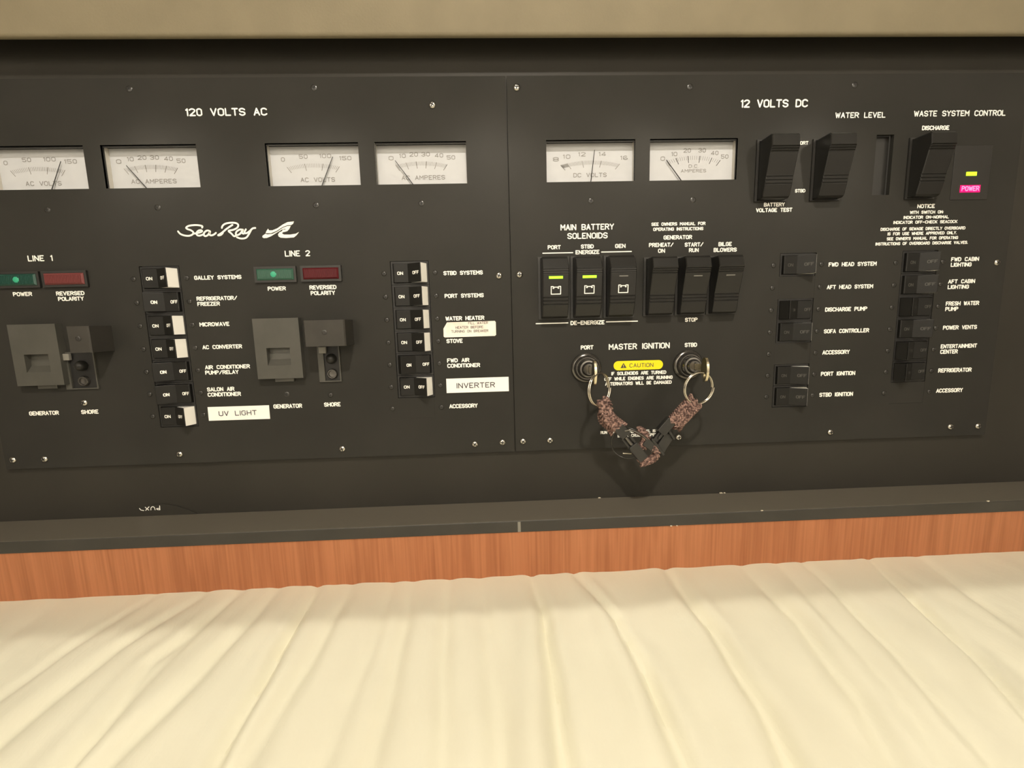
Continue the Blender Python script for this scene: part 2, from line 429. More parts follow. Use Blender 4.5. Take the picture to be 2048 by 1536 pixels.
LOGO = [[(-208.8, 64.6), (-207.6, 63.0), (-205.1, 61.9), (-202.0, 61.6), (-199.7, 62.4), (-198.9, 63.7), (-200.3, 65.1), (-202.6, 66.0), (-203.2, 66.9), (-201.3, 68.0), (-197.6, 68.4), (-194.5, 68.2), (-192.6, 67.6), (-192.9, 66.7)], [(-199.0, 62.9), (-195.6, 63.4), (-193.2, 64.3), (-193.8, 65.1), (-195.6, 64.7), (-196.9, 63.3), (-196.6, 61.9), (-194.9, 61.6), (-192.1, 62.5)], [(-188.1, 64.4), (-189.8, 64.8), (-191.7, 63.6), (-192.4, 62.1), (-191.4, 61.2), (-189.5, 62.0), (-187.9, 64.2), (-188.5, 62.2), (-187.7, 61.6), (-185.9, 62.0), (-184.2, 63.2)], [(-180.0, 66.3), (-179.4, 67.6), (-177.5, 68.9), (-174.3, 69.5), (-170.7, 69.3), (-169.1, 68.1), (-169.9, 66.3), (-172.5, 65.0), (-175.8, 64.3), (-174.2, 62.6), (-172.6, 60.8), (-171.2, 61.3)], [(-172.9, 68.1), (-177.0, 65.6), (-180.4, 63.1), (-183.0, 61.6), (-181.2, 61.8), (-179.7, 63.1)], [(-166.5, 64.9), (-168.5, 65.0), (-170.7, 63.7), (-171.3, 61.9), (-170.2, 61.5), (-168.3, 62.5), (-166.3, 64.9), (-167.2, 62.9), (-166.1, 62.3)], [(-164.4, 65.1), (-165.6, 63.0), (-164.3, 62.6), (-161.9, 64.0), (-159.9, 65.6), (-158.1, 65.9)], [(-160.9, 64.8), (-163.0, 61.6), (-165.0, 59.6), (-168.2, 59.2), (-170.8, 60.1)]]
EMBLEM = [[(-149.8, 65.3), (-149.2, 64.2), (-147.0, 64.2), (-143.7, 65.4), (-139.9, 67.8), (-136.6, 69.3), (-132.2, 69.7), (-133.0, 68.1), (-134.4, 67.3), (-136.7, 67.3), (-140.0, 66.2), (-144.3, 63.7), (-148.1, 62.3), (-151.7, 62.4), (-151.1, 63.6)], [(-151.9, 62.0), (-150.4, 61.6), (-147.2, 61.9), (-143.9, 63.3), (-140.0, 65.7), (-136.8, 66.8), (-134.6, 66.8), (-135.8, 64.8), (-137.3, 63.4), (-140.7, 63.6), (-140.2, 64.5), (-137.9, 64.6), (-138.8, 65.0), (-140.6, 64.6), (-144.4, 62.5), (-148.2, 60.4), (-151.1, 59.3), (-153.1, 59.2), (-154.1, 59.8), (-153.9, 60.7)], [(-137.3, 63.5), (-140.7, 63.6), (-142.6, 62.7), (-143.6, 61.4), (-143.3, 60.1), (-142.0, 59.3), (-138.4, 59.0), (-133.2, 59.3), (-131.2, 60.8), (-129.5, 62.8), (-131.8, 61.7), (-135.5, 61.2), (-139.6, 61.3), (-140.8, 62.0), (-140.3, 62.8), (-138.5, 63.1)]]
CREASES = [[(-232.9, 35.3), (-244.8, 84.8), (-246.7, 113.4)], [(-199.6, 36.8), (-216.8, 82.9), (-221.2, 137.8)], [(-175.1, 34.2), (-188.1, 96.1), (-179.9, 155.0)], [(-179.0, 55.0), (-180.4, 119.3), (-177.9, 155.1)], [(-151.2, 36.1), (-156.4, 105.2), (-163.5, 156.0)], [(-125.3, 33.6), (-123.2, 89.6), (-118.6, 158.8)], [(-102.1, 45.5), (-102.4, 87.1), (-106.5, 159.5)], [(-74.5, 39.3), (-72.1, 97.0), (-74.3, 161.5)], [(-35.6, 30.7), (-34.3, 75.2), (-29.3, 132.1), (-25.6, 164.5)], [(-60.6, 43.2), (-56.2, 108.8), (-54.4, 162.7)], [(21.1, 32.2), (24.4, 79.6), (22.4, 167.5)], [(50.6, 31.5), (66.1, 78.2), (70.6, 138.7), (69.7, 170.4)], [(64.3, 32.6), (76.7, 100.0), (64.0, 170.0)], [(114.2, 30.4), (117.9, 95.0), (115.6, 141.7), (110.8, 172.9)], [(168.8, 28.3), (169.6, 90.4), (160.0, 144.7), (150.4, 175.3)], [(261.1, 31.3), (249.6, 77.9), (238.4, 122.5), (225.7, 154.2)], [(212.7, 47.7), (202.6, 112.8), (191.9, 154.6), (185.8, 177.5)], [(194.3, 33.7), (186.6, 87.2), (180.1, 140.4), (169.1, 176.5)], [(297.2, 35.7), (287.3, 80.8), (278.6, 110.7)], [(-15.0, 30.5), (-9.1, 85.7), (-4.9, 133.8), (-3.0, 165.9)]]

# ------------------------------------------------------------------ the setting
def holed_plate(mb, x0, x1, z0, z1, o0, o1, holes, walls=True, mi=0):
    xs = sorted({x0, x1, *[h[0] for h in holes], *[h[1] for h in holes]})
    zs = sorted({z0, z1, *[h[2] for h in holes], *[h[3] for h in holes]})
    def solid(i, k):
        if i < 0 or k < 0 or i >= len(xs) - 1 or k >= len(zs) - 1:
            return False
        cx, cz = (xs[i] + xs[i + 1]) / 2, (zs[k] + zs[k + 1]) / 2
        return not any(h[0] < cx < h[1] and h[2] < cz < h[3] for h in holes)
    for i in range(len(xs) - 1):
        for k in range(len(zs) - 1):
            if not solid(i, k):
                continue
            a, b, c, d = xs[i], xs[i + 1], zs[k], zs[k + 1]
            mb.add([(a, c, o1), (b, c, o1), (b, d, o1), (a, d, o1)], [(0, 1, 2, 3)], mi)
            mb.add([(a, c, o0), (a, d, o0), (b, d, o0), (b, c, o0)], [(0, 1, 2, 3)], mi)
            if not solid(i - 1, k):
                mb.add([(a, c, o0), (a, c, o1), (a, d, o1), (a, d, o0)], [(0, 1, 2, 3)], mi)
            if not solid(i + 1, k):
                mb.add([(b, c, o0), (b, d, o0), (b, d, o1), (b, c, o1)], [(0, 1, 2, 3)], mi)
            if not solid(i, k - 1):
                mb.add([(a, c, o0), (b, c, o0), (b, c, o1), (a, c, o1)], [(0, 1, 2, 3)], mi)
            if not solid(i, k + 1):
                mb.add([(a, d, o0), (a, d, o1), (b, d, o1), (b, d, o0)], [(0, 1, 2, 3)], mi)
    return mb

def struct(mb, name, mt, label, cat, smooth=None, bevel=0.0, fix=True):
    return tag(mb.build(name, mt, smooth=smooth, bevel=bevel, fix=fix), label, cat, kind='structure')

struct(holed_plate(MB(), -1230, 1230, -143, 530, -22, -3, [(-340, 5, -88, 150), (21, 364, -88, 150)]), 'wall_back', 'board',
       'black painted board behind the two switch panels', 'wall', fix=False)
struct(MB().prism_x([(300, 13), (300, 16), (176.4, 16), (174.8, 15.4), (174.2, 14.2), (174.2, 13)], -1230, 1230), 'trim_1', 'valance',
       'beige vinyl valance above the black switch panels', 'valance', smooth=50)
struct(MB().box(-1230, 1230, 196, 202, -3, 13), 'trim_4', 'board', 'black underside board behind the beige valance', 'trim')
struct(MB().box(-1230, 1230, 300, 380, -3, 120), 'trim_5', 'cabin', 'unseen box added above the valance to shade the back of the cushion', 'trim')  # added out of view so its edge shadows the cushion beside the wood
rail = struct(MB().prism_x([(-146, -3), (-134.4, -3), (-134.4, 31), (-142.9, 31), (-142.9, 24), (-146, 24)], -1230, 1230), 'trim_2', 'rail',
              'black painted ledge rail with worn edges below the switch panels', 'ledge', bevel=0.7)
struct(MB().box(-1230, 1230, -300, -142.9, 14, 30), 'trim_3', 'wood', 'orange cherry veneer strip between black ledge and cream cushion', 'trim')
struct(MB().box(-1230, 1230, -600, 530, 900, 915), 'wall_front', 'cabin', 'cream cabin wall facing the switch panels', 'wall')
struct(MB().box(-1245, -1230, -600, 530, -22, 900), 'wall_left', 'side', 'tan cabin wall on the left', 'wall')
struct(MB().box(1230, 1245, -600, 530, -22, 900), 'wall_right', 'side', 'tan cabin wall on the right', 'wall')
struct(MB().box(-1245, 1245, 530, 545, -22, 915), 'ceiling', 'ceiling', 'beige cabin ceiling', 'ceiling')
struct(MB().box(-1245, 1245, -615, -600, -22, 915), 'floor', 'carpet', 'brown cabin floor', 'floor')
for cx, cz, co, w, h in ((75.4, -134.2, -2.2, 3.0, 1.2), (169.0, -134.2, -2.4, 3.4, 1.2), (171.8, -134.2, -2.4, 2.0, .9), (181.0, -134.3, 30.6, 2.2, .8),
                         (344.0, -134.3, 30.5, 2.4, 1.0), (117.5, -142.5, 31.0, 2.2, .9), (121.5, -142.6, 31.0, 1.4, .8)):
    pts = [(cx + w / 2 * math.cos(a) * random.uniform(.6, 1), cz + h / 2 * math.sin(a) * random.uniform(.6, 1)) for a in [k * math.pi / 4 for k in range(8)]]
    MB().prism_out(pts, co - .2, co + .45).build('paint_chip', 'chip', rail)

MB().box(11.8, 13.8, -142.4, -135.2, 30.9, 31.12).build('joint_line', 'lug', rail)

# cushion: a gathered vinyl sheet whose folds run from the wood strip towards the viewer
def make_cushion():
    xs = np.arange(-620, 621, 2.0)
    os_ = np.concatenate([np.arange(29, 190, 1.6), np.arange(190, 431, 6.0)])
    X, O = np.meshgrid(xs, os_)
    rng = np.random.RandomState(4)
    H = np.zeros_like(X)
    fade = np.clip((O - 22) / 60, 0.25, 1.0)
    for k in range(16):
        wl = rng.uniform(16, 62)
        ph = rng.uniform(0, 6.28)
        sk = rng.uniform(-0.10, 0.10)
        am = 0.17 * wl / 10 * rng.uniform(.5, 1.0)
        md = 0.6 + 0.4 * np.sin(O / rng.uniform(40, 90) + rng.uniform(0, 6.28))
        H += am * md * fade * (lambda th: np.sin(th) + .32 * np.sin(2 * th + 1.1))((X + sk * (O - 30)) * 6.283 / wl + ph + 0.5 * np.sin(X / 90.0 + ph)) * 0.55
    for i, c in enumerate(CREASES):
        c = sorted(c, key=lambda p: p[1])
        co = np.array([p[1] for p in c])
        cx = np.array([p[0] for p in c])
        xc = np.interp(O, co, cx)
        s1 = (cx[-1] - cx[-2]) / (co[-1] - co[-2])
        xc = np.where(O > co[-1], cx[-1] + s1 * (O - co[-1]) * np.exp(-(O - co[-1]) / 80), xc)
        u = X - xc + 0.8 * np.sin(O / 9.0 + i) * 0.5
        w = 2.2 + 1.5 * rng.rand() + 0.012 * (O - 30)
        a = (2.4 + 2.0 * rng.rand()) * CAMP[i]
        side = 1 if xc.mean() < 0 else -1
        H += a * fade * (-np.exp(-(u / w) ** 2) + 0.55 * np.exp(-((u - 2.6 * w * side) / (2.0 * w)) ** 2) + 0.35 * np.exp(-((u + 2.2 * w * side) / (1.6 * w)) ** 2))
    base = -175.2 + 0.0042 * X * 1.0
    roll = np.where(O > 360, -((O - 360) / 70.0) ** 2 * 30, 0)
    Z = base + H + roll
    nv, nu = X.shape
    verts = [(float(X[r, c]), float(Z[r, c]), float(O[r, c])) for r in range(nv) for c in range(nu)]
    faces = [(r * nu + c, (r + 1) * nu + c, (r + 1) * nu + c + 1, r * nu + c + 1) for r in range(nv - 1) for c in range(nu - 1)]
    mb = MB()
    mb.add(verts, faces)
    # sides and underside
    rim = [r * nu for r in range(nv)] + [(nv - 1) * nu + c for c in range(1, nu)] + [r * nu + nu - 1 for r in range(nv - 2, -1, -1)] + [c for c in range(nu - 2, 0, -1)]
    low = [(mb.v[i][0], -290.0, mb.v[i][2]) for i in rim]
    n0 = len(mb.v)
    mb.v += low
    for k in range(len(rim)):
        j = (k + 1) % len(rim)
        mb.f.append([rim[k], n0 + k, n0 + j, rim[j]])
        mb.mi.append(0)
    mb.f.append([n0 + k for k in range(len(rim))])
    mb.mi.append(0)
    o = mb.build('seat_cushion', 'vinyl', org=(0, -290, 200), smooth=60)
    return tag(o, 'cream vinyl seat cushion with gathered folds below the wood strip', 'cushion')
CAMP = [.5, .7, .8, .4, .9, 1.15, .7, .6, 1.0, .6, 1.2, .9, .2, 1.2, 1.3, 1.1, .7, .5, .6, .5]
make_cushion()

# ------------------------------------------------------------------ panels
def panel_root(x, label):
    e = place('electrical_panel', None, V(x, -95, -3))
    return tag(e, label, 'control panel', 'switch panels')
AC = panel_root(-167, 'black shore power panel with four meters and white-flagged breakers on the left')
DC = panel_root(192, 'black battery panel with two meters and two ignition locks on the right')
COLX = {'A': -237.0, 'B': -69.7, 'C': 204.0, 'D': 293.4}
CW = 25.4
ROWS = [34.2 - 15.75 * i for i in range(7)]
MX = [-322.8, -251.4, -146.8, -75.6, 38.4, 109.0]
MW, MZ0, MZ1 = 60.5, 92.4, 119.2
SLOT = (266.7, 279.1, 80.7, 120.3)
holes_ac = [(x, x + MW, MZ0, MZ1) for x in MX[:4]] + [(COLX['A'] - .5, COLX['A'] + CW + .5, ROWS[6] - 8.2, ROWS[0] + 8.2), (COLX['B'] - .5, COLX['B'] + CW + .5, ROWS[5] - 8.2, ROWS[0] + 8.2)]
holes_dc = [(x, x + MW, MZ0, MZ1) for x in MX[4:]] + [(COLX[c] - .5, COLX[c] + CW + .5, ROWS[6] - 8.2, ROWS[0] + 8.2) for c in 'CD'] + [SLOT]
holed_plate(MB(), -347, 12.2, -95, 159, -3, 0, holes_ac).build('face_plate', 'panel', AC, fix=False)
holed_plate(MB(), 12.9, 371, -95, 159, -3, 0, holes_dc).build('face_plate', 'panel', DC, fix=False)

def print_lines(rows, parent):
    for s, x, z, w, cap in rows:
        letter(MB(), s, x, z, w, cap, 0.185 if cap > 3.5 else 0.225).build('lettering', 'white_print', parent, fix=False)
print_lines(TEXT_AC, AC)
print_lines(TEXT_DC, DC)
for a, b, z in ((35.1, 55.9, 45.7), (76.1, 97.0, 45.7), (29.6, 52.1, -2.5), (79.7, 102.0, -2.5)):
    MB().ribbon([(a, z), (b, z)], 0.75, lambda x, q: (x, q, .12)).build('printed_line', 'white_print', DC, fix=False)

def spline(pts, n=5):
    out = []
    P = [pts[0]] + list(pts) + [pts[-1]]
    for i in range(1, len(P) - 2):
        for k in range(n):
            t = k / n
            q = []
            for d in range(len(pts[0])):
                a, b, c, e = P[i - 1][d], P[i][d], P[i + 1][d], P[i + 2][d]
                q.append(0.5 * (2 * b + (c - a) * t + (2 * a - 5 * b + 4 * c - e) * t * t + (3 * b - a - 3 * c + e) * t ** 3))
            out.append(tuple(q))
    out.append(tuple(pts[-1]))
    return out
mb = MB()
for line in LOGO:
    mb.ribbon(spline(line), 1.15, lambda x, z: (x, z, .12))
mb.build('script_logo', 'white_print', AC, fix=False, label='white flowing script logo')
mb = MB()
for k, poly in enumerate(EMBLEM):
    mb.add([(x, z, .12 + .01 * k) for x, z in poly], [tuple(range(len(poly)))])
mb.build('wave_emblem', 'white_print', AC, fix=False, label='white breaking wave emblem')

# ---- screws
def screw_mesh(name, r, h, mt):
    mb = MB()
    mb.lathe([(r, 0), (r, h * .35), (r * .86, h * .75), (r * .55, h), (.02, h * 1.05)], 0, 0, 16)
    for a in (.5, .5 + math.pi / 2):
        c, s = math.cos(a), math.sin(a)
        L, w = r * .62, r * .15
        mb.add([(c * u * L - s * v * w, s * u * L + c * v * w, h * 1.09) for u, v in ((-1, -1), (1, -1), (1, 1), (-1, 1))], [(0, 1, 2, 3)], 1)
    return mb.mesh(name, V(0, 0, 0), [M[mt], M['recess']], 40)
SCR = {'bright': screw_mesh('steel_screw', 2.3, 1.3, 'steel'), 'black': screw_mesh('black_screw', 1.7, .7, 'black_steel'), 'stud': screw_mesh('black_stud', 2.0, .45, 'black_steel')}
def screw(x, z, kind, parent):
    o = place('screw', SCR[kind], V(x, z, 0), parent)
    o.rotation_euler = (0, random.uniform(0, 3), 0)
for x, z in ((-319.6, -88.4), (-341.1, -88.3), (-226.7, -88.3), (-112.2, -88.5), (-16.7, -88.4), (3.4, -87.8), (-36.2, 141.6), (4.3, 31.3)):
    screw(x, z, 'bright', AC)
for x, z in ((18.5, -87.6), (38.3, -87.6), (134.0, -88.6), (249.4, -88.8), (342.7, -87.8), (364.4, -88.0), (19.4, 151.9), (18.6, 31.7), (363.7, 32.9)):
    screw(x, z, 'bright', DC)
for x, z, p in ((-290.6, 79.6, AC), (-220.2, 80, AC), (-116.9, 79.8, AC), (-46.6, 79.9, AC), (68.7, 79.8, DC), (139.7, 79.4, DC),
                (-228.4, 152.6, AC), (-112, 152.6, AC), (135.3, 151.6, DC), (248.6, 152, DC), (-148.1, -47.5, AC)):
    screw(x, z, 'stud', p)

# ---- breakers
def breaker_parts(on):
    S = 1 if on else -1
    mx = (lambda x: x) if on else (lambda x: CW - x)
    house = MB()
    holed_plate(house, 0, CW, -7.75, 7.75, -3, -.25, [(1.2, CW - 1.0, -6.6, 6.6)])
    house.add([(1.2, -6.6, -2.6), (CW - 1, -6.6, -2.6), (CW - 1, 6.6, -2.6), (1.2, 6.6, -2.6)], [(0, 1, 2, 3)])
    poly = [(1.7, -2.4), (1.7, 1.2), (2.3, 1.5), (11.6, 1.0), (20.9, 7.0), (21.4, 6.7), (21.0, 6.0), (12.6, .4), (12.6, -2.4)]
    tog = MB().prism_z([(mx(x), o) for x, o in poly], -6.35, 6.35)
    flag = MB().prism_z([(mx(x), o) for x, o in [(13.2, .6), (21.1, 6.0), (21.5, 6.5), (24.3, .3), (24.3, -1.5), (13.2, -1.5)]], -6.3, 6.3)
    def slope(x, z):
        xx = x if on else CW - x
        o = 1.62 - (xx - 2.3) * .05 if xx < 11.6 else 1.0 + (xx - 11.6) * 6.0 / 9.3
        return (x, z, max(o, 1.0) + .14)
    t1 = letter(MB(), 'ON', 4.4 if on else 7.8, -1.3, 4.0 if on else 3.0, 2.3, .2, fn=slope)
    t2 = letter(MB(), 'OFF', 15.0 if on else 18.4, -1.2, 4.8, 2.3, .2, fn=slope)
    return house, tog, flag, t1, t2
BMESH = {}
for on in (True, False):
    h, t, f, a, b = breaker_parts(on)
    z0 = V(0, 0, 0)
    BMESH[on] = {
        'house': h.mesh('breaker_housing', z0, [M['darkgap']], fix=False), 'toggle': t.mesh('breaker_toggle', z0, [M['toggle']]),
        'flag': f.mesh('breaker_flag', z0, [M['white_plastic'] if on else M['toggle']]),
        'on': a.mesh('breaker_on', z0, [M['white_print']], fix=False), 'off': b.mesh('breaker_off', z0, [M['white_print']], fix=False),
        'on_g': a.mesh('breaker_on_grey', z0, [M['grey_print']], fix=False), 'off_g': b.mesh('breaker_off_grey', z0, [M['grey_print']], fix=False)}
def breaker(col, row, on, parent, grey=False):
    loc = V(COLX[col], ROWS[row], 0)
    B = BMESH[on]
    p = place('circuit_breaker', B['house'], loc, parent)
    t = place('toggle', B['toggle'], loc, p)
    md = t.modifiers.new('edge', 'BEVEL'); md.width = .25 * U; md.segments = 2; md.limit_method = 'ANGLE'
    f = place('flag', B['flag'], loc, p)
    if on and not grey:
        f['label'] = 'white end face of the toggle'
    place('lettering', B['on_g' if grey else 'on'], loc, p)
    place('lettering', B['off_g' if grey else 'off'], loc, p)
def blank(col, row, parent):
    MB().box(COLX[col] - .45, COLX[col] + CW + .45, ROWS[row] - (8.1 if row == 6 else 7.8), ROWS[row] + 7.8, -3, -.06).build('blank_plate', 'panel', parent)
STATE = {'A': '1011001', 'B': '111101-', 'C': '1-01-11', 'D': '110100-'}
for c in 'ABCD':
    par = AC if c in 'AB' else DC
    for r, s in enumerate(STATE[c]):
        if s == '-':
            if c == 'B':
                MB().box(COLX[c] + .3, COLX[c] + CW - .3, ROWS[r] - 7.2, ROWS[r] + 7.2, 0, .2).build('blank_plate', 'panel', par, bevel=.2)
            else:
                blank(c, r, par)
        else:
            breaker(c, r, s == '1', par, c in 'CD')
        screw(COLX[c] - 4.9, ROWS[r], 'black', par)
        screw(COLX[c] + CW + 4.6, ROWS[r], 'black', par)

# ---- meters
def meter(x0, kind, parent, label, numbers, ticks, caption, needle):
    cx = x0 + MW / 2
    body = MB()
    D = -6.6
    x1 = x0 + MW
    for a, b, c, d, mi in ((x0, x0, MZ0, MZ1, 1), (x1, x1, MZ0, MZ1, 1)):
        body.add([(a, c, -.2), (a, c, D), (a, d, D), (a, d, -.2)], [(0, 1, 2, 3)], mi)
    body.add([(x0, MZ1, -.2), (x1, MZ1, -.2), (x1, MZ1, D), (x0, MZ1, D)], [(0, 1, 2, 3)], 0)
    body.add([(x0, MZ0, -.2), (x1, MZ0, -.2), (x1, MZ0, D), (x0, MZ0, D)], [(0, 1, 2, 3)], 1)
    holed_plate(body, x0 - .02, x1 + .02, MZ0 - .02, MZ1 + .02, -2.4, -1.6, [(x0 + .3, x1 - .3, MZ0 + .2, MZ1 - .9)], mi=2)
    o = body.build('panel_meter', ['plastic', 'clear', 'plastic'], parent, fix=False, label=label)
    MB().box(x0 - .3, x1 + .3, MZ0 - .3, MZ1 + .3, D - .6, D).build('dial_face', 'dial', o)
    PZ = 86.5
    mk = MB()
    Q = (320 - D) / 320.0
    for s, dx, z, w in numbers:
        letter(mk, s, cx + dx - w / 2, z, w, 2.7, .15, fn=lambda a, b: (a * Q, b * Q, D + .1), mi=0)
    for s, dx, z, w, cap in caption:
        letter(mk, s, cx + dx, z, w, cap, .15, fn=lambda a, b: (a * Q, b * Q, D + .1), mi=0)
    fixed, major, minor = ticks
    def tick(dx, ln, w, mi):
        zt = fixed[0] - fixed[1] * (dx / 20.0) ** 2
        vx, vz = dx * .75, zt - PZ
        L = math.hypot(vx, vz)
        mk.ribbon([(cx + dx, zt), (cx + dx - vx / L * ln, zt - vz / L * ln)], w, lambda a, b: (a * Q, b * Q, D + .1), mi)
    for a in minor:
        tick(a, 2.4, .22, 0)
    for a in major:
        tick(a, 4.2, .4, 1 if kind == 'dark' else 0)
    mk.build('dial_markings', ['dial_print', 'dial_dark'], o, fix=False)
    (a, b), (c, d) = needle
    MB().tube([(a, b, D + 1.6), (c, d, D + 1.6)], [.22, .34], 6).build('needle', 'needle', o)
def lin(a, b, n):
    return [a + (b - a) * k / n for k in range(n + 1)]
VN = [('0', -19.3, 107.6, 2.4), ('50', -6, 109.3, 5.6), ('100', 8.2, 109.5, 8), ('150', 21.2, 108.0, 8.2)]
AN_ = [('0', -19.8, 107.6, 3.2), ('10', -12.4, 109, 4.6), ('20', -4.8, 109.8, 5.6), ('30', 3.1, 109.8, 5.6), ('40', 11.9, 109, 5.6), ('50', 19.8, 107.6, 5.6)]
VT = ((106.2, 3.0), [-17, -5.5, 6.5, 17], lin(-17, 17, 30))
AT = ((106.6, 3.0), [-17, -10.2, -3.4, 3.4, 10.2, 17], lin(-17, 17, 36))
VC = [('AC VOLTS', -9, 94.6, 22.6, 2.9)]
AC_ = [('AC AMPERES', -13.6, 95, 29, 2.9)]
K = 1.0
meter(MX[0], 'pale', AC, 'AC voltmeter cut by the left edge of the photo', VN, VT, VC, ((-281.7, 111.3), (-290.6, 93)))
meter(MX[1], 'pale', AC, 'AC ammeter next to the leftmost voltmeter', AN_, AT, AC_, ((-240.3, 108.2), (-228.6, 93)))
meter(MX[2], 'pale', AC, 'AC voltmeter above the LINE 2 lamps', VN, VT, VC, ((-105.0, 112.1), (-114.0, 93)))
meter(MX[3], 'pale', AC, 'AC ammeter nearest the panel joint', AN_, AT, AC_, ((-63.6, 109.2), (-51.9, 93)))
meter(MX[4], 'pale', DC, 'DC voltmeter reading just under fourteen',
      [('8', -23.8, 105.6, 4), ('10', -16.7, 107.2, 5.4), ('12', -6.3, 108.6, 5.4), ('14', 7.6, 108.6, 5.4), ('16', 22.4, 106, 5.4)],
      ((105.8, 2.6), [-20.5, -16, -6, 7, 19.5], lin(-20.5, 19.5, 44) + lin(-20, -16.5, 8)), [('DC VOLTS', -12, 95.2, 22.8, 2.8)], ((72.3, 114.4), (69.6, 93)))
meter(MX[5], 'dark', DC, 'DC ammeter with bold scale marks beside the rocker switches',
      [('0', -21.4, 105.2, 3), ('10', -13.7, 108, 4.4), ('20', -4.7, 110.2, 5.2), ('30', 5.6, 110.2, 5.2), ('40', 14.4, 108.4, 5.2), ('50', 21.4, 106, 5.2)],
      ((108.0, 3.6), [-18.6, -12.2, -4.1, 4.3, 12.6, 18.4], lin(-18.6, 18.4, 25)), [('D.C.', -3.4, 100.4, 7, 2.1), ('AMPERES', -8.7, 97.3, 17.6, 2.2)], ((122.3, 107.4), (133.6, 93)))

# ---- indicator lamps
def pilot(x0, x1, lens, parent, label, core=None):
    z0, z1 = 29.8, 40.4
    f = holed_plate(MB(), x0, x1, z0, z1, 0, 1.6, [(x0 + 1.6, x1 - 1.6, z0 + 1.5, z1 - 1.5)]).build('indicator_lamp', 'plastic', parent, fix=False, label=label)
    mb = MB()
    a, b, c, d = x0 + 1.7, x1 - 1.7, z0 + 1.6, z1 - 1.6
    mb.loft([[(a, c, .2), (b, c, .2), (b, d, .2), (a, d, .2)], [(a, c, 1.8), (b, c, 1.8), (b, d, 1.8), (a, d, 1.8)], [(a + 1, c + .9, 2.6), (b - 1, c + .9, 2.6), (b - 1, d - .9, 2.6), (a + 1, d - .9, 2.6)]])
    n = int((b - a - 2) / .9)
    for k in range(n):
        xk = a + 1.2 + k * .9
        mb.box(xk, xk + .45, c + 1, d - 1, 2.6, 2.85)
    ln = mb.build('lens', lens, f)
    if core:
        MB().lathe([(2.0, 2.6), (2.0, 2.8), (1.3, 3.0), (.02, 3.05)], core, (c + d) / 2, 16).build('lamp_glow', 'green_core', f, smooth=60)
pilot(-329, -301.8, 'green_dim', AC, 'green power lamp under LINE 1', -315.5)
pilot(-300, -271, 'red_pale', AC, 'faded red reversed polarity lamp under LINE 1')
pilot(-161.3, -133.4, 'green_lens', AC, 'green power lamp under LINE 2', -148)
pilot(-130.4, -103.2, 'red_lens', AC, 'dark red reversed polarity lamp under LINE 2')

# ---- main breakers with sliding lockout
def lockout(xg0, xg1, xs0, xs1, slot, sc, parent, which):
    z0, z1 = -35.6, 5.7
    p0, p1 = xg0 + 7.6, xg1 - 7.4
    g = holed_plate(MB(), xg0, xg1, z0, z1, 0, 5.2, [(p0, p1, -26.5, -14.4)]).build('breaker_cover', 'cover', parent, fix=False, label='square grey generator breaker cover under ' + which)
    MB().prism_x([(-14.4, .2), (-14.4, .6), (-22.4, 1.4), (-26.5, 4.9), (-26.5, .2)], p0, p1).build('finger_recess', 'cover', g)
    MB().box(xg0 + 10, xg1 - 8, -38.2, z0 - .2, 0, 2.0).build('latch_tab', 'cover', g)
    s = MB().prism_z([(xs0, 0), (xs0, 17.2), (xs0 + .8, 18), (xs1 - .8, 18), (xs1, 17.2), (xs1, 0)], -13.6, 3.5).build('lockout_slide', 'slide', parent, label='raised grey lockout slide over the shore breaker')
    MB().lathe([(1.7, 18), (1.7, 18.25), (1.1, 18.4), (.02, 18.4)], (xs0 + xs1) / 2, -4.5, 14).build('slide_screw', 'black_steel', s)
    a, b = slot
    h = holed_plate(MB(), a, b, -39.4, -13.6, 0, 1.3, [(a + 4, b - .8, -38.6, -14.4)]).build('shore_breaker', 'cover', parent, fix=False)
    cx = (a + 4 + b - .8) / 2
    MB().box(a + 4, b - .8, -38.6, -14.4, .02, .2).build('breaker_well', 'darkgap', h)
    MB().box(a + 1.6, a + 6.6, -19.2, -14.6, .9, 3.2).build('breaker_lug', 'lug', h, bevel=.3)
    MB().lathe([(3.6, .2), (3.6, 2.0), (3.0, 3.6), (1.8, 4.8), (.02, 5.0)], cx, -23.2, 20).build('breaker_lever', 'rocker', h, smooth=40)
    MB().lathe([(3.6, .2), (3.6, 1.5), (3.1, 2.2), (2.5, 2.2), (2.2, 1.2), (.02, 1.0)], cx, -33.8, 20).build('breaker_stud', 'lockmetal', h, smooth=40)
    screw(sc, -49.0, 'bright' if which.endswith('1') else 'black', parent)
lockout(-324, -293.2, -275, -261, (-296, -274.5), -286.5, AC, 'LINE 1')
lockout(-164, -133.2, -125, -98.2, (-123.8, -108.6), -117.5, AC, 'LINE 2')

